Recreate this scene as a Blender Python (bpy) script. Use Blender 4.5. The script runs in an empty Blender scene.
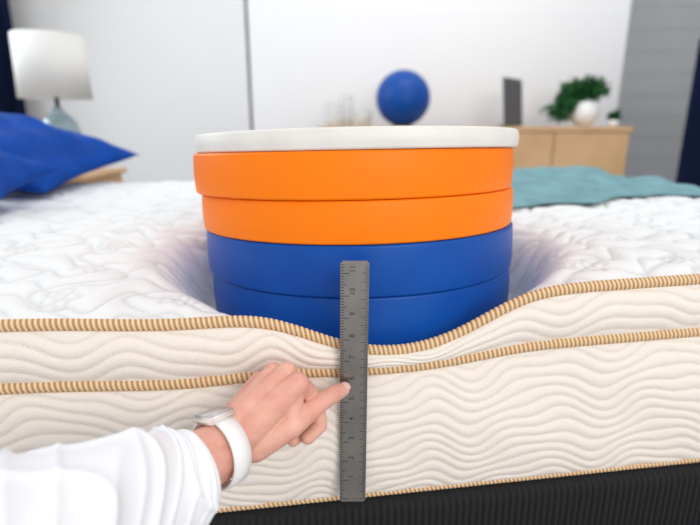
import bpy, bmesh, math, random
import numpy as np
from mathutils import Vector, Matrix, Euler
random.seed(3); np.random.seed(3)
EZ = 0.82            # eye height above floor; heights below are given relative to it
scene = bpy.context.scene
scene.view_settings.view_transform = 'Standard'
scene.view_settings.look = 'None'

# ------------------------------------------------------------------ materials
def mat(name, col, rough=0.6, metal=0.0, var=0.0, vscale=8.0, bump=0.0, bscale=200.0, col2=None, sss=0.0, coat=0.0, trans=0.0, alpha=1.0, spec=0.5, lo=0.35, hi=0.65):
    m = bpy.data.materials.new(name); m.use_nodes = True
    nt = m.node_tree; b = nt.nodes['Principled BSDF']
    b.inputs['Base Color'].default_value = (*col, 1)
    b.inputs['Roughness'].default_value = rough
    b.inputs['Metallic'].default_value = metal
    b.inputs['Specular IOR Level'].default_value = spec
    b.inputs['Alpha'].default_value = alpha
    if coat: b.inputs['Coat Weight'].default_value = coat
    if trans: b.inputs['Transmission Weight'].default_value = trans
    if sss:
        b.inputs['Subsurface Weight'].default_value = sss
        b.inputs['Subsurface Radius'].default_value = (0.01, 0.004, 0.002)
        b.inputs['Subsurface Scale'].default_value = 0.5
    tc = nt.nodes.new('ShaderNodeTexCoord')
    if var > 0 or col2:
        n = nt.nodes.new('ShaderNodeTexNoise'); n.inputs['Scale'].default_value = vscale
        n.inputs['Detail'].default_value = 4
        nt.links.new(tc.outputs['Object'], n.inputs['Vector'])
        mx = nt.nodes.new('ShaderNodeMix'); mx.data_type = 'RGBA'
        c2 = col2 if col2 else tuple(c*(1-var) for c in col)
        mx.inputs[6].default_value = (*col, 1); mx.inputs[7].default_value = (*c2, 1)
        rp = nt.nodes.new('ShaderNodeMapRange')
        rp.inputs[1].default_value = lo; rp.inputs[2].default_value = hi
        nt.links.new(n.outputs['Fac'], rp.inputs[0]); nt.links.new(rp.outputs[0], mx.inputs[0])
        nt.links.new(mx.outputs[2], b.inputs['Base Color'])
    if bump > 0:
        n2 = nt.nodes.new('ShaderNodeTexNoise'); n2.inputs['Scale'].default_value = bscale
        n2.inputs['Detail'].default_value = 3
        nt.links.new(tc.outputs['Object'], n2.inputs['Vector'])
        bp = nt.nodes.new('ShaderNodeBump'); bp.inputs['Strength'].default_value = bump
        bp.inputs['Distance'].default_value = 0.002
        nt.links.new(n2.outputs['Fac'], bp.inputs['Height'])
        nt.links.new(bp.outputs['Normal'], b.inputs['Normal'])
    return m

def attr_mat(name, attr, c0, c1, bump=0.0, bscale=500):
    m = bpy.data.materials.new(name); m.use_nodes = True
    nt = m.node_tree; b = nt.nodes['Principled BSDF']; b.inputs['Roughness'].default_value = 0.85
    b.inputs['Specular IOR Level'].default_value = 0.2
    at = nt.nodes.new('ShaderNodeAttribute'); at.attribute_name = attr
    mx = nt.nodes.new('ShaderNodeMix'); mx.data_type='RGBA'
    mx.inputs[6].default_value = (*c0,1); mx.inputs[7].default_value = (*c1,1)
    nt.links.new(at.outputs['Fac'], mx.inputs[0]); nt.links.new(mx.outputs[2], b.inputs['Base Color'])
    if bump:
        tc = nt.nodes.new('ShaderNodeTexCoord'); n2 = nt.nodes.new('ShaderNodeTexNoise')
        n2.inputs['Scale'].default_value = bscale; n2.inputs['Detail'].default_value = 3
        nt.links.new(tc.outputs['Object'], n2.inputs['Vector'])
        bp = nt.nodes.new('ShaderNodeBump'); bp.inputs['Strength'].default_value = bump; bp.inputs['Distance'].default_value = 0.002
        nt.links.new(n2.outputs['Fac'], bp.inputs['Height']); nt.links.new(bp.outputs['Normal'], b.inputs['Normal'])
    return m

M = {}
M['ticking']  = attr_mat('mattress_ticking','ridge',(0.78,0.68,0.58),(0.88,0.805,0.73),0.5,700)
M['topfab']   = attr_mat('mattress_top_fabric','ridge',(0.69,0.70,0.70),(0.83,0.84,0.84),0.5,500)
M['orange']   = mat('orange_vinyl', (1.0,0.215,0.0), 0.45, var=0.02, vscale=6, bump=0.05, bscale=150, spec=0.22)
M['blue']     = mat('blue_vinyl', (0.0005,0.060,0.33), 0.38, col2=(0.002,0.076,0.37), vscale=11, bump=0.06, bscale=120, spec=0.25)
M['board']    = mat('white_laminate', (0.82,0.79,0.74), 0.5, var=0.08, vscale=18)
M['steel']    = mat('brushed_steel', (0.33,0.31,0.285), 0.33, metal=0.9, var=0.25, vscale=20)
M['mark']     = mat('engraved_mark', (0.015,0.015,0.015), 0.6)
M['skin']     = mat('skin', (0.80,0.45,0.35), 0.5, col2=(0.73,0.34,0.265), vscale=45, bump=0.35, bscale=350, sss=0.2, spec=0.35)
M['nail']     = mat('fingernail', (0.82,0.50,0.43), 0.3, coat=0.3)
M['band']     = mat('white_silicone', (0.88,0.87,0.86), 0.5)
M['case']     = mat('pale_aluminium', (0.85,0.78,0.74), 0.4, metal=0.15)
M['screen']   = mat('watch_glass', (0.55,0.52,0.52), 0.15, metal=0.1)  # bright reflection on the watch glass is put into its pale base colour
M['sleeve']   = mat('white_cotton', (0.84,0.85,0.88), 0.9, bump=0.2, bscale=500, spec=0.2)
M['blackfab'] = mat('black_corduroy', (0.016,0.016,0.018), 0.9, bump=0.3, bscale=500, spec=0.3)
M['pillow']   = mat('royal_blue_linen', (0.003,0.065,0.38), 0.8, var=0.25, vscale=12, bump=0.3, bscale=400, spec=0.15)
M['teal']     = mat('teal_knit', (0.21,0.39,0.43), 0.9, var=0.2, vscale=20, bump=0.8, bscale=180, spec=0.2)
M['wall']     = mat('white_wall_paint', (0.80,0.80,0.80), 0.8, var=0.02, vscale=1.5)
M['wall2']    = mat('white_panel_paint', (0.88,0.88,0.89), 0.8, var=0.01, vscale=1.5)
M['grey']     = mat('grey_block_wall', (0.54,0.545,0.555), 0.85, var=0.05, vscale=3)
M['joint']    = mat('grey_mortar', (0.51,0.515,0.525), 0.85)
M['dark']     = mat('dark_gap', (0.10,0.10,0.11), 0.8)
M['floor']    = mat('grey_floor', (0.36,0.36,0.37), 0.6, var=0.1, vscale=2)
M['wood']     = mat('oak_veneer', (0.66,0.42,0.22), 0.5, col2=(0.58,0.35,0.17), vscale=6)
M['woodd']    = mat('oak_edge', (0.42,0.25,0.12), 0.5)
M['shade']    = mat('lamp_shade_linen', (0.80,0.79,0.76), 0.9, bump=0.2, bscale=300)
M['glass']    = mat('blue_grey_glass', (0.30,0.42,0.47), 0.15, var=0.3, vscale=12, coat=0.5)
M['clear']    = mat('clear_glass', (0.80,0.82,0.83), 0.1, alpha=0.35)
M['wax']      = mat('candle_wax', (0.9,0.87,0.8), 0.6)
M['metal']    = mat('dark_metal', (0.10,0.10,0.11), 0.4, metal=0.6)
M['ball']     = mat('blue_rubber', (0.001,0.065,0.33), 0.45, spec=0.3)
M['leaf']     = mat('leaf_green', (0.015,0.08,0.025), 0.6, col2=(0.03,0.14,0.035), vscale=15, spec=0.2)
M['ceram']    = mat('white_ceramic', (0.85,0.85,0.84), 0.35)
M['navy']     = mat('navy_cloth', (0.006,0.012,0.04), 0.9, var=0.2, vscale=5, spec=0.1)
M['bark']     = mat('bark', (0.12,0.07,0.04), 0.9)
M['piping'] = attr_mat('tan_striped_piping','rib',(0.36,0.175,0.06),(0.88,0.66,0.42))

# ------------------------------------------------------------------ helpers
def obj(name, verts, faces, mats, parent=None, smooth=True, midx=None):
    me = bpy.data.meshes.new(name)
    me.from_pydata([tuple(v) for v in verts], [], faces); me.update()
    for m in (mats if isinstance(mats, (list,tuple)) else [mats]): me.materials.append(m)
    if midx is not None: me.polygons.foreach_set('material_index', midx)
    me.polygons.foreach_set('use_smooth', [smooth]*len(me.polygons))
    o = bpy.data.objects.new(name, me); scene.collection.objects.link(o)
    if parent: o.parent = parent
    return o
def empty(name):
    o = bpy.data.objects.new(name, None); scene.collection.objects.link(o); return o
def box(name, x0,x1,y0,y1,z0,z1, m, parent=None, bev=0.0, rot=None, loc=None):
    zo = 0 if (loc is not None) else EZ
    bm = bmesh.new()
    bmesh.ops.create_cube(bm, size=1)
    for v in bm.verts:
        v.co = Vector(((x0+x1)/2+v.co.x*(x1-x0), (y0+y1)/2+v.co.y*(y1-y0), (z0+z1)/2+zo+v.co.z*(z1-z0)))
    if bev > 0:
        bmesh.ops.bevel(bm, geom=bm.edges[:], offset=bev, segments=3, affect='EDGES', profile=0.5)
    me = bpy.data.meshes.new(name); bm.to_mesh(me); bm.free(); me.materials.append(m)
    o = bpy.data.objects.new(name, me); scene.collection.objects.link(o)
    if loc is not None: o.location = (loc[0],loc[1],loc[2]+EZ)
    if rot: o.rotation_euler = rot
    if parent: o.parent = parent
    return o
def lathe(name, prof, m, loc=(0,0,0), parent=None, n=64, wob=0.0, rot=None, ph=0.0):
    verts=[];faces=[]
    for r,z in prof:
        for i in range(n):
            a=2*math.pi*i/n
            rr = r*(1+wob*math.sin(2*a+1+ph)+wob*0.6*math.sin(5*a+2*ph))
            verts.append((rr*math.cos(a), rr*math.sin(a), z))
    for k in range(len(prof)-1):
        for i in range(n):
            j=(i+1)%n
            faces.append((k*n+i,k*n+j,(k+1)*n+j,(k+1)*n+i))
    if prof[0][0] > 1e-5: faces.append(tuple(reversed(range(n))))
    if prof[-1][0] > 1e-5: faces.append(tuple(range((len(prof)-1)*n,len(prof)*n)))
    o = obj(name, verts, faces, m, parent)
    o.location=(loc[0],loc[1],loc[2]+EZ)
    if rot: o.rotation_euler=rot
    return o

# ------------------------------------------------------------------ room
box('floor', -3.6,4.2,-1.5,5.6,-0.92,-0.82, M['floor'])
wb = empty('wall_back')
box('panel_a', -3.5,-0.755,3.95,4.07,-0.82,2.0, M['wall'], wb)
box('gap', -0.755,-0.730,3.975,4.07,-0.82,2.0, M['dark'], wb)
box('panel_b', -0.730,2.00,3.95,4.07,-0.82,2.0, M['wall2'], wb)
wr = empty('wall_recess')
box('recess_face', 2.00,4.1,5.2,5.3,-0.82,2.0, M['grey'], wr)
for k in range(13):
    box('joint_%d'%k, 2.00,4.1,5.196,5.2,-0.72+k*0.2,-0.712+k*0.2, M['joint'], wr)
box('recess_return', 1.90,2.00,4.07,5.2,-0.82,2.0, M['wall2'], wr)
box('wall_left', -3.6,-3.5,1.2,4.07,-0.82,2.0, M['wall'])
box('wall_right', 4.1,4.2,1.2,5.3,-0.82,2.0, M['grey'])
box('baseboard_back', -3.5,2.00,3.935,3.95,-0.82,-0.72, M['wall2'])

# ------------------------------------------------------------------ bed frame of reference
YAW = math.radians(8.4); cu, su = math.cos(YAW), math.sin(YAW)
OX, OY = 0.0, 0.537
def bw(u, w): return OX+u*cu-w*su, OY+u*su+w*cu
CX, CY, RD = 0.017, 0.803, 0.239
TILT = math.radians(3.0); ROLL = math.radians(1.1); ZC = -0.2790
def plane(x,y): return ZC - math.tan(TILT)*(y-CY) + math.tan(ROLL)*(x-CX)
U0, U1, W1 = -1.17, 1.07, 1.27
ZB = -0.4575
ZT = -0.1925; ZM = -0.2635
def sl(u): return 0.016*np.clip(u,-0.6,0.6) - 0.0125*np.exp(-((u+0.18)/0.125)**2)   # uneven sag of the edge
def sstep(a,b,x):
    t=np.clip((x-a)/(b-a),0,1); return t*t*(3-2*t)
def gfun(x,y,w):
    d = np.maximum(np.hypot(x-CX,y-CY)-RD, 0)
    g = 0.80*np.exp(-(d/0.044)**2)+0.20*np.exp(-d/0.035)
    wide = 0.90*g+0.10*np.exp(-(d/0.14)**2)
    k = sstep(0.02,0.2,w)
    return g*(1-k)+wide*k
def base_top(u,w):
    z = ZT + 0.018*(1-np.exp(-np.maximum(w,0)/0.05)) + sl(u)*(1-0.7*sstep(0.0,0.5,w))
    z = z + 0.005*np.sin(u*3.1+1)*sstep(0.05,0.3,w) + 0.004*np.sin(w*9+u*4)*sstep(0.05,0.3,w)
    for dist in (W1-w, u-U0, U1-u):
        z = z - 0.035*np.exp(-np.maximum(dist,0)/0.03)
    return z
def top_z(u,w):
    x = OX+u*cu-w*su; y = OY+u*su+w*cu
    b = base_top(u,w); g = gfun(x,y,w)
    return b*(1-g) + (plane(x,y)-0.0025)*g
def edge_drop(u):
    z0=np.zeros_like(u)
    return (top_z(u, z0) - base_top(u, z0))*1.15

us = np.linspace(U0, U1, 900)
zs_panel = np.linspace(ZB, ZM, 110)
zs_band = np.linspace(ZM, ZT, 40)[1:]
ws_top = np.concatenate([np.linspace(0.003,0.6,170), np.linspace(0.61,W1,80)])
ED = edge_drop(us); SL = sl(us)
V=[]; kinds=[]; ATT=[]
pn = 0.8*np.sin(us*5.3+0.4)+0.5*np.sin(us*11.7)
def wavef(u):
    return 0.0105*np.sin(2*np.pi*u/0.150+pn)+0.0042*np.sin(2*np.pi*u/0.083+1.3+1.5*pn)+0.010*np.sin(u*2.9+0.7)
for z in zs_panel:
    s=(z-ZB)/(ZM-ZB)
    w = 0.006 - 0.017*math.sin(math.pi*min(max(s,0),1))**0.6
    f = 0.24*s**1.5
    wave = wavef(us) + 0.003*np.sin(2*np.pi*us/0.11+14*s)
    ph = (z + wave)/0.0150
    h = np.abs(np.sin(np.pi*ph))**0.6
    amp = 0.0027*sstep(0,0.06,np.array(s))*sstep(0,0.06,np.array(1-s))
    big = 0.0025*np.sin(us*9+z*14)+0.0015*np.sin(us*23+z*25)
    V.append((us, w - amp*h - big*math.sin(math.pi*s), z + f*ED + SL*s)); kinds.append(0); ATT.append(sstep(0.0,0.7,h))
for z in zs_band:
    s=(z-ZM)/(ZT-ZM)
    w = 0.004 - 0.010*math.sin(math.pi*s)**0.7
    f = 0.24+0.76*s
    wave = wavef(us+0.06)
    ph = (z + wave)/0.0165
    h = np.abs(np.sin(np.pi*ph))**0.6
    a = math.sin(math.pi*s)**0.5
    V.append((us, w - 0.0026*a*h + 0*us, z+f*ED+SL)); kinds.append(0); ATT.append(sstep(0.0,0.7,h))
for w in ws_top:
    z = top_z(us, np.full_like(us,w))
    x_=OX+us*cu-w*su; y_=OY+us*su+w*cu
    under=1-sstep(-0.01,0.02,np.hypot(x_-CX,y_-CY)-RD)
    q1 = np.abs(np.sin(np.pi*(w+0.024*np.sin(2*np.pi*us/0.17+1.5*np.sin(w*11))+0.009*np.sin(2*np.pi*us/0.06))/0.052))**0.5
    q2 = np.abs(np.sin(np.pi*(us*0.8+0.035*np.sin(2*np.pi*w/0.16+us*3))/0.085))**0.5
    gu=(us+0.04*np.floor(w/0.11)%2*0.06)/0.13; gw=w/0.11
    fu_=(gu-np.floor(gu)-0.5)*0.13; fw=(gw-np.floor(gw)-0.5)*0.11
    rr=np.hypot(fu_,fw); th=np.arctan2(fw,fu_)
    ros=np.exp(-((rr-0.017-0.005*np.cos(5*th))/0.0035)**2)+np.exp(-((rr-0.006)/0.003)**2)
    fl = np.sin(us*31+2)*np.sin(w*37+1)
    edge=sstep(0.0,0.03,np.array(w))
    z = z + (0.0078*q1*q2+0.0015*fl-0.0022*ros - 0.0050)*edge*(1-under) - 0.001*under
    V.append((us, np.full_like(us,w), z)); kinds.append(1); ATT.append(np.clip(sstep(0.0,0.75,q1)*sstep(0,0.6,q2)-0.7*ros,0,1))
for w_,z_ in ((W1+0.008,-0.25),(W1+0.008,-0.40),(W1,ZB)):
    V.append((us, np.full_like(us,w_), np.full_like(us,z_))); kinds.append(0); ATT.append(np.ones_like(us))
nr=len(V); nc=len(us)
co=np.zeros((nr,nc,3))
for r,(u,w,z) in enumerate(V):
    co[r,:,0]=OX+u*cu-w*su; co[r,:,1]=OY+u*su+w*cu; co[r,:,2]=z+EZ
verts=co.reshape(-1,3)
idx=np.arange(nr*nc).reshape(nr,nc)
nxt=np.roll(idx,-1,axis=0)
q=np.stack([idx[:,:-1],idx[:,1:],nxt[:,1:],nxt[:,:-1]],axis=-1)
mi=np.repeat(np.array([1 if k==1 else 0 for k in kinds]), nc-1)
faces=[tuple(f) for f in q.reshape(-1,4).tolist()]
mi=mi.tolist()
faces.append(tuple(idx[:,0].tolist())); faces.append(tuple(reversed(idx[:,-1].tolist()))); mi+= [0,0]
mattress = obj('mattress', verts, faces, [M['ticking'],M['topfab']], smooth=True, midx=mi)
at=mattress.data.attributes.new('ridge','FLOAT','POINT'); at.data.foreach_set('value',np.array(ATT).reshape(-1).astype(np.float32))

def piping(name, fz, w0, r=0.0071, u0=U0, u1=U1):
    n = int((u1-u0)/0.0008); uu=np.linspace(u0,u1,n); K=12
    zc = fz(uu); per=0.0056
    vs=[];rib=[]
    for i in range(n):
        x,y=bw(uu[i],w0)
        for k in range(K):
            a=2*math.pi*k/K
            s = abs(math.sin(math.pi*(uu[i]+0.0014*math.sin(a))/per))
            rr = r*(0.86+0.16*s**0.8)
            dw = -rr*math.cos(a)*0.8; dz=rr*math.sin(a)
            vs.append((x-dw*su, y+dw*cu, zc[i]+dz+EZ)); rib.append(s**1.7)
    fs=[]
    for i in range(n-1):
        for k in range(K):
            j=(k+1)%K
            fs.append((i*K+k,i*K+j,(i+1)*K+j,(i+1)*K+k))
    o=obj(name,vs,fs,M['piping'],mattress)
    at=o.data.attributes.new('rib','FLOAT','POINT'); at.data.foreach_set('value',rib)
    return o
piping('piping_top', lambda u: ZT+edge_drop(u)+sl(u), 0.001)
piping('piping_middle', lambda u: ZM+0.24*edge_drop(u)+sl(u), 0.001)
piping('piping_bottom', lambda u: np.full_like(u,ZB+0.005), 0.0015, r=0.0040)

# ------------------------------------------------------------------ bed base
bed = empty('bed_base')
prof=[(0.10,ZB-0.0008),(-0.008,ZB-0.0008),(-0.014,ZB-0.003),(-0.0175,ZB-0.008),(-0.018,ZB-0.02),(-0.018,-0.70),(-0.010,-0.70),(0.10,-0.70)]
fu=np.linspace(U0-0.02,U1+0.02,2400)
rib=np.abs(np.sin(np.pi*fu/0.0090))**0.7
vs=[]
for w,z in prof:
    a = 0.0045 if w<-0.005 else 0
    for i,u in enumerate(fu):
        x,y=bw(u,w+a*(1-rib[i])); vs.append((x,y,z+EZ))
n=len(fu); fs=[]
for k in range(len(prof)-1):
    for i in range(n-1): fs.append((k*n+i,(k+1)*n+i,(k+1)*n+i+1,k*n+i+1))
obj('front_rail',vs,fs,M['blackfab'],bed)
def bedbox(name,u0,u1,w0,w1,z0,z1,m):
    vs=[(*bw(u,w),z+EZ) for z in (z0,z1) for (u,w) in ((u0,w0),(u1,w0),(u1,w1),(u0,w1))]
    obj(name,vs,[(0,3,2,1),(4,5,6,7),(0,1,5,4),(1,2,6,5),(2,3,7,6),(3,0,4,7)],m,bed,smooth=False)
bedbox('platform',U0-0.02,U1+0.02,0.0,W1+0.02,-0.70,ZB-0.0015,M['blackfab'])
for u in (U0+0.05,U1-0.05):
    for w in (0.05,W1-0.06):
        bedbox('leg',u-0.03,u+0.03,w-0.03,w+0.03,-0.82,-0.70,M['metal'])

# ------------------------------------------------------------------ discs
Rm = Euler((-TILT, -ROLL, 0)).to_matrix(); nrm = Rm @ Vector((0,0,1))
def disc(name, cx, R, h0, th, m, e=0.004, rimbulge=0.0012, wob=0.001, ph=0.0):
    p=[(0.0001,0),(R*0.6,0),(R-e*1.3,0)]
    for k in range(1,6):
        a=-math.pi/2+math.pi/2*k/6; p.append((R-e+e*math.cos(a), e+e*math.sin(a)))
    for k in range(0,7): 
        s=k/6; p.append((R+rimbulge*math.sin(math.pi*s), e+(th-2*e)*s))
    for k in range(1,6):
        a=math.pi/2*k/6; p.append((R-e+e*math.cos(a), th-e+e*math.sin(a)))
    p+=[(R-e*1.3,th),(R*0.6,th),(0.0001,th)]
    c=Vector((cx,CY,ZC))+nrm*h0
    return lathe(name,p,m,c,n=160,wob=wob,rot=(-TILT,-ROLL,0),ph=ph)
disc('weight_disc',0.0180,0.2350,0.0010,0.0660,M['blue'],e=0.0035,ph=1)
disc('weight_disc.001',0.0165,0.2385,0.0675,0.0640,M['blue'],e=0.0035,ph=2.2)
disc('weight_disc.002',0.0140,0.2390,0.1320,0.0515,M['orange'],e=0.003,ph=4)
disc('weight_disc.003',0.0090,0.2415,0.1840,0.0560,M['orange'],e=0.0035,ph=5)
disc('round_white_board',0.0140,0.2430,0.2405,0.0250,M['board'],e=0.004,ph=3)

# ------------------------------------------------------------------ ruler
ruler = empty('steel_ruler')
rt=Vector((0.0052,0.5210,-0.140+EZ)); rb=Vector((0.0030,0.5110,-0.4370+EZ))
L=(rt-rb).length; ez=(rt-rb).normalized(); ex=Vector((1,0.02,0)); ex=(ex-ez*ex.dot(ez)).normalized(); ey=ez.cross(ex)
RMX=Matrix((ex,ey,ez)).transposed().to_4x4(); RMX.translation=rb
ruler.matrix_world=RMX
HW=0.0155
bm=bmesh.new(); bmesh.ops.create_cube(bm,size=1)
for v in bm.verts: v.co=Vector((v.co.x*2*HW, v.co.y*0.0010, L/2+v.co.z*L))
es=[e for e in bm.edges if abs((e.verts[0].co-e.verts[1].co).normalized().y)>0.9]
bmesh.ops.bevel(bm,geom=es,offset=0.002,segments=4,affect='EDGES')
me=bpy.data.meshes.new('blade'); bm.to_mesh(me); bm.free(); me.materials.append(M['steel'])
o=bpy.data.objects.new('blade',me); scene.collection.objects.link(o); o.parent=ruler
vs=[];fs=[]
def tick(x0,x1,z,t=0.00018):
    b=len(vs); y=-0.00056
    vs.extend([(x0,y,z-t),(x1,y,z-t),(x1,y,z+t),(x0,y,z+t)]); fs.append((b,b+1,b+2,b+3))
step=0.0254/8
k=0
while 0.004+k*step<L-0.004:
    z=0.004+k*step
    ln=0.010 if k%8==0 else (0.0065 if k%4==0 else 0.004)
    tick(-HW+0.0003,-HW+ln,z,0.0004); k+=1
k=0
while 0.004+k*0.002<L-0.004:
    z=0.004+k*0.002
    ln=0.008 if k%5==0 else 0.004
    tick(HW-ln,HW-0.0003,z,0.0003); k+=1
obj('graduations',vs,fs,M['mark'],ruler,smooth=False)
for k in range(1,12):
    cu_=bpy.data.curves.new('numeral','FONT'); cu_.body=str(k); cu_.size=0.0085; cu_.align_x='CENTER'; cu_.align_y='CENTER'
    cu_.materials.append(M['mark'])
    t=bpy.data.objects.new('numeral_%d'%k,cu_); scene.collection.objects.link(t); t.parent=ruler
    t.location=(-0.002,-0.0006,0.004+k*0.0254+0.005); t.rotation_euler=(math.radians(90),math.radians(-90),0)

# ------------------------------------------------------------------ hand / arm
person = empty('person_arm')
hv=[];hf=[]
def cone(p1,r1,p2,r2,n=20):
    p1=Vector(p1);p2=Vector(p2); a=(p2-p1); Ld=a.length
    a = a.normalized() if Ld>1e-9 else Vector((0,0,1))
    t=Vector((0,0,1)) if abs(a.z)<0.9 else Vector((1,0,0))
    e1=a.cross(t).normalized(); e2=a.cross(e1)
    rings=[]
    for k in range(0,7):
        th=-math.pi/2+math.pi/2*k/6; rings.append((p1+a*(r1*math.sin(th)), r1*max(math.cos(th),0.02)))
    for k in range(0,7):
        th=math.pi/2*k/6; rings.append((p2+a*(r2*math.sin(th)), r2*max(math.cos(th),0.02)))
    b=len(hv)
    for c,r in rings:
        for i in range(n):
            an=2*math.pi*i/n; v=c+(e1*math.cos(an)+e2*math.sin(an))*r
            hv.append((v.x,v.y,v.z+EZ))
    m=len(rings)
    for k in range(m-1):
        for i in range(n):
            j=(i+1)%n; hf.append((b+k*n+i,b+k*n+j,b+(k+1)*n+j,b+(k+1)*n+i))
    hf.append(tuple(b+i for i in reversed(range(n)))); hf.append(tuple(b+(m-1)*n+i for i in range(n)))
def chain(ps,rs):
    for i in range(len(ps)-1): cone(ps[i],rs[i],ps[i+1],rs[i+1])
MM=0.001
Wr=(-0.118,0.429,-0.302)
F1=(-0.139,0.399,-0.298); F2=(-0.210,0.300,-0.280)
for off,r in (((0,0,0.007),21),((0,0,-0.009),21),((0.005,-0.003,0.0),20)):
    a=tuple(Wr[i]+off[i] for i in range(3)); b=tuple(F1[i]+off[i] for i in range(3)); c=tuple(F2[i]+off[i] for i in range(3))
    chain([a,b,c],[r*MM,(r+1)*MM,(r+6)*MM])
iM=(-0.0530,0.462,-0.2530); mM=(-0.0663,0.477,-0.2490); rM=(-0.0815,0.484,-0.2530); pM=(-0.0980,0.486,-0.2650)
WI=(-0.106,0.432,-0.292); WM=(-0.113,0.438,-0.286); WP=(-0.120,0.444,-0.292)
chain([WI,iM],[18*MM,12*MM]); chain([WM,mM],[18*MM,11.5*MM]); chain([WM,rM],[19*MM,11*MM]); chain([WP,pM],[18*MM,10.5*MM])
chain([(-0.108,0.440,-0.304),(-0.070,0.468,-0.283)],[20*MM,18*MM])
chain([(-0.100,0.450,-0.306),(-0.082,0.475,-0.296)],[18*MM,14*MM])
chain([iM,(-0.0370,0.494,-0.2890),(-0.0330,0.483,-0.3150),(-0.0450,0.470,-0.3210)],[11*MM,9.2*MM,8.4*MM,7.6*MM])
chain([mM,(-0.0505,0.501,-0.2960),(-0.0480,0.494,-0.3260),(-0.0610,0.476,-0.3280)],[10.5*MM,9.2*MM,8.2*MM,7.4*MM])
chain([rM,(-0.0685,0.500,-0.2990),(-0.0670,0.490,-0.3240),(-0.0780,0.475,-0.3230)],[10*MM,8.8*MM,8*MM,7.2*MM])
chain([pM,(-0.0850,0.493,-0.3030),(-0.0840,0.483,-0.3190),(-0.0900,0.471,-0.3170)],[9.4*MM,8*MM,7.2*MM,6.6*MM])
for p in (iM,mM,rM,pM):
    q_=(p[0]+0.001,p[1]-0.001,p[2]+0.004); cone(q_,8.8*MM,q_,8.8*MM)
tC=(-0.0960,0.443,-0.309); tM=(-0.0600,0.449,-0.2930); tI=(-0.0300,0.473,-0.2800); tT=(-0.0080,0.5040,-0.2835)
tI2=(-0.0180,0.4900,-0.2812)
chain([tC,tM,tI],[19*MM,13.5*MM,9.8*MM]); chain([tI,tI2,tT],[9.8*MM,9.8*MM,7.8*MM])
cone((-0.0800,0.449,-0.3020),17*MM,(-0.0640,0.455,-0.2950),14*MM)
cone(tM,11*MM,iM,8*MM)
hand=obj('hand_and_forearm',hv,hf,M['skin'],person)
rm=hand.modifiers.new('remesh','REMESH'); rm.mode='VOXEL'; rm.voxel_size=0.0010; rm.use_smooth_shade=True
sm=hand.modifiers.new('smooth','SMOOTH'); sm.factor=0.5; sm.iterations=4
tv=(Vector(tT)-Vector(tI)).normalized(); nn=Vector((-0.1,-0.70,0.70)); nn=(nn-tv*nn.dot(tv)).normalized(); bb=tv.cross(nn)
vs=[];fs=[];A=14;B=10
for i in range(A+1):
    for j in range(B+1):
        s=-1+2*i/A; t=-1+2*j/B
        x=s*0.0066; wdt=0.0054*(1-0.18*max(0,-s)**2) ; an=t*0.95
        rr=0.0058
        p=Vector(tT)+tv*(0.0005+x*(1-0.12*t*t))+bb*(wdt*math.sin(an)/math.sin(0.95))+nn*(rr*math.cos(an)+0.0020-0.0016*max(s,0)**2)
        vs.append((p.x,p.y,p.z+EZ))
for i in range(A):
    for j in range(B): fs.append((i*(B+1)+j,(i+1)*(B+1)+j,(i+1)*(B+1)+j+1,i*(B+1)+j+1))
nl=obj('thumb_nail',vs,fs,M['nail'],person)
sd=nl.modifiers.new('s','SOLIDIFY'); sd.thickness=0.0006; sd.offset=0

# wristwatch
watch=empty('wristwatch')
ax=(Vector(Wr)-Vector(F2)).normalized()
up=Vector((0.05,0.60,1)); up=(up-ax*up.dot(ax)).normalized(); sd_=ax.cross(up)
Bc=Vector((-0.1245,0.4190,-0.3015))
n=72;cs=[(-0.0105,0),(-0.0098,0.0018),(0,0.0026),(0.0098,0.0018),(0.0105,0),(0.0098,-0.0006),(-0.0098,-0.0006)]
vs=[];fs=[]
for i in range(n):
    a=2*math.pi*i/n; ra=0.0310; rb_=0.0325
    for s,t in cs:
        p=Bc+ax*s+sd_*((ra+t)*math.cos(a))+up*((rb_+t)*math.sin(a)); vs.append((p.x,p.y,p.z+EZ))
m=len(cs)
for i in range(n):
    for k in range(m):
        fs.append((i*m+k,((i+1)%n)*m+k,((i+1)%n)*m+(k+1)%m,i*m+(k+1)%m))
obj('strap',vs,fs,M['band'],watch)
def orient_box(name,c,hx,hy,hz,m,bev):
    bm=bmesh.new(); bmesh.ops.create_cube(bm,size=2)
    for v in bm.verts: v.co=Vector((v.co.x*hx,v.co.y*hy,v.co.z*hz))
    bmesh.ops.bevel(bm,geom=bm.edges[:],offset=bev,segments=4,affect='EDGES')
    me=bpy.data.meshes.new(name); bm.to_mesh(me); bm.free(); me.materials.append(m)
    me.polygons.foreach_set('use_smooth',[True]*len(me.polygons))
    o=bpy.data.objects.new(name,me); scene.collection.objects.link(o)
    X=Matrix((ax,sd_,up)).transposed().to_4x4(); X.translation=Vector((c.x,c.y,c.z+EZ)); o.matrix_world=X
    o.parent=watch
orient_box('case',Bc+up*0.0340,0.0165,0.0150,0.0042,M['case'],0.0035)
orient_box('glass',Bc+up*0.0379,0.0140,0.0125,0.0010,M['screen'],0.0008)
for k in range(5):
    a=math.radians(180+30+k*11)
    c=Bc+sd_*(0.0337*math.cos(a))+up*(0.0352*math.sin(a))
    vs=[];n2=12
    t2=(-sd_*math.sin(a)+up*math.cos(a))
    for i in range(n2):
        an=2*math.pi*i/n2; p=c+ax*(0.0011*math.cos(an))+t2*(0.0019*math.sin(an)); vs.append((p.x,p.y,p.z+EZ))
    obj('strap_hole_%d'%k,vs,[tuple(range(n2))],M['metal'],watch)

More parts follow.
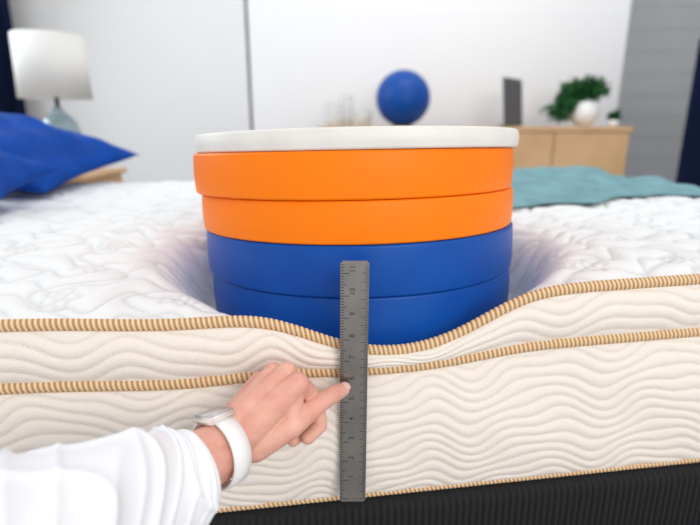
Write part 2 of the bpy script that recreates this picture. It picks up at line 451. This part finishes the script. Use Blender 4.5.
# sleeve
sl_pts=[Vector(p) for p in ((-0.1440,0.3910,-0.3030),(-0.160,0.367,-0.299),(-0.194,0.321,-0.286),(-0.235,0.268,-0.273),(-0.285,0.200,-0.268),(-0.345,0.125,-0.282),(-0.40,0.05,-0.30))]
sl_r=[0.0385,0.044,0.055,0.063,0.068,0.074,0.078]
def cr(P,t):
    n=len(P)-1; f=min(max(t*n,0),n-1e-6); i=int(f); f-=i
    p0=P[max(i-1,0)];p1=P[i];p2=P[i+1];p3=P[min(i+2,n)]
    return 0.5*((2*p1)+(p2-p0)*f+(2*p0-5*p1+4*p2-p3)*f*f+(3*p1-p0-3*p2+p3)*f**3)
S=240;N=160;vs=[];fs=[]
for i in range(S+1):
    t=i/S; c=cr(sl_pts,t); d=(cr(sl_pts,min(t+0.01,1))-cr(sl_pts,max(t-0.01,0))).normalized()
    e1=Vector((0,0,1)); e1=(e1-d*e1.dot(d)).normalized(); e2=d.cross(e1)
    r=cr(sl_r,t)
    env=min(1,t*9)
    for j in range(N):
        a=2*math.pi*j/N
        f1=1-abs(math.sin(1.0*a+t*13+0.8*math.sin(t*13)))
        f2=1-abs(math.sin(t*20-1.0*a+1.2*math.sin(a*2+t*8)))
        f3=1-abs(math.sin(t*34+2.0*a+1.5*math.sin(a+t*11)))
        wr=(0.0058*f1**2+0.0050*f2**3+0.0030*f3**4+0.0030*math.sin(3*a+t*9))-0.003
        rr=r+wr*env+0.0012*math.sin(3*a+1)*(1-env)
        v=c+(e1*math.cos(a)+e2*math.sin(a))*rr
        if math.cos(a)<0: v.z+=0.008*math.cos(a)*env
        vs.append((v.x,v.y,v.z+EZ))
for i in range(S):
    for j in range(N):
        k=(j+1)%N; fs.append((i*N+j,i*N+k,(i+1)*N+k,(i+1)*N+j))
fs.append(tuple(range(S*N,S*N+N)))
slv=obj('shirt_sleeve',vs,fs,M['sleeve'],person)
so=slv.modifiers.new('s','SOLIDIFY'); so.thickness=0.0016; so.offset=-1
watch.parent=person

# ------------------------------------------------------------------ pillows
def pillow(name,loc,rot,sx,sy,th,seed):
    n=56;vs=[];fs=[]
    for side in (1,-1):
        for i in range(n+1):
            for j in range(n+1):
                a=-1+2*i/n;b=-1+2*j/n
                px=a*sx*(1-0.09*(1-b*b)*abs(a)); py=b*sy*(1-0.09*(1-a*a)*abs(b))
                h=((1-a**4)*(1-b**4))**0.5 if abs(a)<1 and abs(b)<1 else 0
                h*= (0.55+0.45*(1-a*a)*(1-b*b))
                wr=0.008*math.sin(a*9+b*4+seed)*math.sin(b*7-a*3+seed*2)+0.005*math.sin(14*b+6*a*a+seed)-0.006*(1-abs(math.sin(a*5+b*7+seed)))**3
                pz=side*th*h+ (wr*h if side>0 else 0)
                if side<0: pz*=0.75
                vs.append((px,py,pz))
    m=(n+1)**2
    for s in (0,1):
        for i in range(n):
            for j in range(n):
                f=(s*m+i*(n+1)+j,s*m+(i+1)*(n+1)+j,s*m+(i+1)*(n+1)+j+1,s*m+i*(n+1)+j+1)
                fs.append(f if s==0 else tuple(reversed(f)))
    o=obj(name,vs,fs,M['pillow'])
    bm=bmesh.new(); bm.from_mesh(o.data); bmesh.ops.remove_doubles(bm,verts=bm.verts,dist=1e-5); bm.to_mesh(o.data); bm.free()
    o.location=(loc[0],loc[1],loc[2]+EZ); o.rotation_euler=[math.radians(r) for r in rot]
    return o
pillow('throw_pillow',(-1.095,1.54,-0.064),(8,11,-4),0.36,0.25,0.095,1)
pillow('throw_pillow.001',(-0.965,1.05,-0.090),(8,8,10),0.28,0.17,0.078,2.3)

# ------------------------------------------------------------------ teal blanket
na,nb=150,80; vs=[];fs=[]
for i in range(na+1):
    for j in range(nb+1):
        a=i/na;b=j/nb
        u=0.30+a*0.76
        w0=0.42+0.19*a+0.02*math.sin(a*12)+0.012*math.sin(a*27); w1=1.245-0.02*math.sin(a*9)
        w=w0+(w1-w0)*b
        z=float(top_z(np.array([u]),np.array([w]))[0])
        fold=0.014*(0.5+0.5*math.sin(b*15+2.2*math.sin(a*4)+a*5))+0.009*(0.5+0.5*math.sin(b*31-a*9))+0.008*(0.5+0.5*math.sin(a*21+b*5))
        e=min(1,min(a,1-a)*12,min(b,1-b)*12)
        x,y=bw(u,w); vs.append((x,y,z+0.0060+fold*e+0.004*e+EZ))
for i in range(na):
    for j in range(nb): fs.append((i*(nb+1)+j,(i+1)*(nb+1)+j,(i+1)*(nb+1)+j+1,i*(nb+1)+j+1))
bl=obj('throw_blanket',vs,fs,M['teal']); so=bl.modifiers.new('s','SOLIDIFY'); so.thickness=0.003; so.offset=1

# ------------------------------------------------------------------ nightstand and lamp
ns=empty('nightstand')
box('body',-1.64,-1.17,2.2,2.62,-0.62,-0.235,M['wood'],ns,0.006)
box('top',-1.66,-1.15,2.18,2.64,-0.235,-0.212,M['wood'],ns,0.004)
box('drawer',-1.61,-1.20,2.188,2.2,-0.41,-0.26,M['woodd'],ns,0.003)
box('drawer_low',-1.61,-1.20,2.188,2.2,-0.59,-0.43,M['woodd'],ns,0.003)
for x in (-1.60,-1.21):
    for y in (2.24,2.58): box('leg',x-0.02,x+0.02,y-0.02,y+0.02,-0.82,-0.62,M['wood'],ns)
lamp=empty('table_lamp'); lx,ly=-1.345,2.43
lathe('glass_base',[(0.065,-0.212),(0.072,-0.20),(0.078,-0.16),(0.085,-0.10),(0.088,-0.05),(0.080,0.0),(0.062,0.030),(0.038,0.05),(0.023,0.06),(0.020,0.078)],M['glass'],(lx,ly,0),lamp)
lathe('stem',[(0.010,0.078),(0.010,0.20),(0.015,0.20),(0.015,0.24)],M['metal'],(lx,ly,0),lamp,n=20)
shd=lathe('shade',[(0.150,0.116),(0.152,0.116),(0.144,0.385),(0.142,0.385),(0.1495,0.117)],M['shade'],(lx,ly,0),lamp,n=80)
bm=bmesh.new(); bm.from_mesh(shd.data)
bmesh.ops.delete(bm,geom=[f for f in bm.faces if len(f.verts)>10],context='FACES'); bm.to_mesh(shd.data); bm.free()
for k in range(3):
    box('spider_%d'%k,0.0,0.143,-0.0015,0.0015,-0.0015,0.0015,M['metal'],lamp,rot=(0,0,k*2.094),loc=(lx,ly,0.238))

# ------------------------------------------------------------------ credenza and things
cr_=empty('credenza'); zt=-0.010
box('top',-0.20,1.76,3.24,3.72,zt-0.03,zt,M['wood'],cr_,0.003)
box('carcass',-0.19,1.75,3.26,3.71,-0.70,zt-0.03,M['woodd'],cr_)
xs=[-0.185,0.24,0.76,1.275,1.745]
for k in range(4): box('cabinet_door_%d'%k,xs[k]+0.004,xs[k+1]-0.004,3.243,3.26,-0.69,zt-0.036,M['wood'],cr_,0.002)
for x in (-0.15,0.72,1.70):
    for y in (3.30,3.66): box('leg',x-0.02,x+0.02,y-0.02,y+0.02,-0.82,-0.70,M['metal'],cr_)
bp=empty('decor_ball')
pr=[(0.176*math.cos(a)+1e-4,0.176*math.sin(a)) for a in [math.radians(-90+180*k/40) for k in range(41)]]
lathe('ball',pr,M['ball'],(0.345,3.45,zt+0.177),bp,n=64)
lathe('ring_stand',[(0.05,0),(0.062,0),(0.062,0.010),(0.05,0.010)],M['metal'],(0.345,3.45,zt),bp,n=32)
def jar(name,x,y,r,h,wax):
    e=empty(name)
    lathe('jar',[(r*0.9,0.0),(r,0.01),(r,h),(r-0.004,h),(r-0.004,0.012),(0.0001,0.010)],M['clear'],(x,y,zt),e,n=32)
    lathe('wax',[(0.0001,0.014),(r-0.005,0.014),(r-0.005,wax),(0.0001,wax)],M['wax'],(x,y,zt),e,n=32)
    lathe('wick',[(0.0015,wax),(0.0015,wax+0.012)],M['mark'],(x,y,zt),e,n=8)
jar('candle_jar',-0.11,3.42,0.05,0.15,0.05)
jar('candle_jar.001',-0.02,3.52,0.045,0.20,0.05)
jar('candle_jar.002',0.085,3.40,0.058,0.105,0.100)
mo=empty('picture_frame')
box('panel',-0.13,0.13,-0.012,0.012,0.0,0.30,M['metal'],mo,0.004,rot=(math.radians(-6),0,math.radians(50)),loc=(1.08,3.46,zt+0.002))
box('easel',-0.02,0.02,0.0,0.10,0.0,0.012,M['metal'],mo,0.002,rot=(0,0,math.radians(50)),loc=(1.08,3.46,zt))
box('picture',-0.115,0.115,-0.0135,-0.012,0.015,0.285,M['dark'],mo,0,rot=(math.radians(-6),0,math.radians(50)),loc=(1.08,3.46,zt+0.002))
def plant(name,loc,potprof,branches,nleaf,ls,spread):
    e=empty(name)
    lathe('pot',potprof,M['ceram'],loc,e,n=48)
    vs=[];fs=[]
    bv=[];bf=[]
    for br in branches:
        P=[Vector(p) for p in br]
        for k in range(25):
            c=cr(P,k/24)
            for q in range(6):
                a=q*math.pi/3; bv.append(c+Vector((math.cos(a)*0.005,math.sin(a)*0.005,0)))
        b0=len(bv)-150
        for k in range(24):
            for q in range(6):
                r=(q+1)%6; bf.append((b0+k*6+q,b0+k*6+r,b0+k*6+6+r,b0+k*6+6+q))
        for _ in range(nleaf):
            t=random.uniform(0.25,1); c=cr(P,t)+Vector([random.gauss(0,spread) for _ in range(3)])*0.6
            d=Vector([random.gauss(0,1) for _ in range(3)]).normalized(); s=d.orthogonal().normalized()
            l=ls*random.uniform(0.6,1.2); b=len(vs); nz=d.cross(s)
            for (p,qq,h) in ((0,0,0),(0.35,0.32,0.05),(0.75,0.22,0.05),(1,0,0),(0.75,-0.22,0.05),(0.35,-0.32,0.05)):
                vs.append(c+d*l*p+s*l*qq+nz*l*h)
            fs.append((b,b+1,b+2,b+3)); fs.append((b,b+3,b+4,b+5))
    o=obj('foliage',vs,fs,M['leaf'],e); o.location=(loc[0],loc[1],loc[2]+EZ)
    o=obj('stems',bv,bf,M['bark'],e); o.location=(loc[0],loc[1],loc[2]+EZ)
sph=[(0.035,0.0)]+[(0.092*math.cos(a),0.088+0.088*math.sin(a)) for a in [math.radians(-68+133*k/16) for k in range(17)]]+[(0.034,0.172),(0.030,0.15),(0.0001,0.15)]
plant('potted_plant',(1.54,3.46,zt),sph,
   [[(0,0,0.15),(-0.03,0,0.20),(-0.10,0,0.19),(-0.16,-0.02,0.13),(-0.21,-0.02,0.07)],
    [(0,0,0.15),(0.0,0,0.22),(0.05,0,0.25),(0.11,0,0.23)],
    [(0,0,0.15),(-0.02,0.02,0.22),(-0.06,0.03,0.25),(-0.12,0.02,0.22)],
    [(0,0,0.15),(0.0,0.02,0.20),(-0.08,0.03,0.21),(-0.15,0.02,0.17)],
    [(0,0,0.15),(-0.04,0.0,0.17),(-0.11,0.0,0.13),(-0.16,0.0,0.08)],
    [(0,0,0.15),(0.02,-0.02,0.22),(0.0,-0.03,0.26)]],420,0.04,0.036)
plant('potted_succulent',(1.70,3.38,zt),[(0.025,0),(0.034,0.04),(0.030,0.04),(0.0001,0.035)],
   [[(0,0,0.035),(0.0,0,0.06),(0.01,0,0.09)],[(0,0,0.035),(-0.01,0,0.06),(-0.02,0,0.08)]],70,0.03,0.018)

# ------------------------------------------------------------------ curtain, folding screen
def curtain(name,x0,x1,y,z0,z1,m,amp=0.03,k=40):
    vs=[];fs=[];n=120
    for i in range(n+1):
        x=x0+(x1-x0)*i/n; yy=y+amp*math.sin(k*(x-x0))
        vs+= [(x,yy,z0+EZ),(x,yy+0.2*amp,(z0+z1)/2+EZ),(x,yy,z1+EZ)]
    for i in range(n):
        for q in range(2): fs.append((i*3+q,(i+1)*3+q,(i+1)*3+q+1,i*3+q+1))
    o=obj(name,vs,fs,m); s=o.modifiers.new('s','SOLIDIFY'); s.thickness=0.004; return o
curtain('curtain',-3.1,-2.32,3.78,-0.82,1.95,M['navy'])
fsx=empty('folding_screen')
box('leaf_a',-0.25,0.25,-0.02,0.02,0,1.29,M['navy'],fsx,0.01,rot=(0,0,math.radians(25)),loc=(2.19,3.15,-0.82))
box('leaf_b',-0.25,0.25,-0.02,0.02,0,1.29,M['ball'],fsx,0.01,rot=(0,0,math.radians(-25)),loc=(2.67,3.15,-0.82))

# ------------------------------------------------------------------ lights
w=bpy.data.worlds.new('World'); scene.world=w; w.use_nodes=True
w.node_tree.nodes['Background'].inputs[0].default_value=(0.94,0.97,1.0,1)
w.node_tree.nodes['Background'].inputs[1].default_value=0.87
def area(name,loc,target,size,power,col):
    l=bpy.data.lights.new(name,'AREA'); l.shape='RECTANGLE'; l.size=size[0]; l.size_y=size[1]; l.energy=power; l.color=col
    o=bpy.data.objects.new(name,l); scene.collection.objects.link(o)
    o.location=loc; d=Vector(target)-Vector(loc); o.rotation_euler=d.to_track_quat('-Z','Y').to_euler(); return o
area('window_light',(-2.6,2.2,1.9),(0.2,1.2,0.7),(1.4,1.2),34,(0.84,0.93,1.0))
area('room_light',(1.2,-1.8,1.9),(0,0.7,0.6),(1.6,1.2),40,(1.0,0.95,0.90))
area('background_light',(0.6,2.2,3.2),(0.4,3.9,1.0),(2.0,0.8),28,(1.0,0.98,0.96))

# ------------------------------------------------------------------ camera
cd=bpy.data.cameras.new('camera'); cam=bpy.data.objects.new('camera',cd); scene.collection.objects.link(cam)
cd.sensor_width=36; cd.lens=25.97; cam.location=(0,0,EZ); cam.rotation_euler=(math.radians(90-15.23),0,0)
cd.clip_start=0.01
cd.dof.use_dof=True; cd.dof.focus_distance=0.56; cd.dof.aperture_fstop=3.0
scene.camera=cam
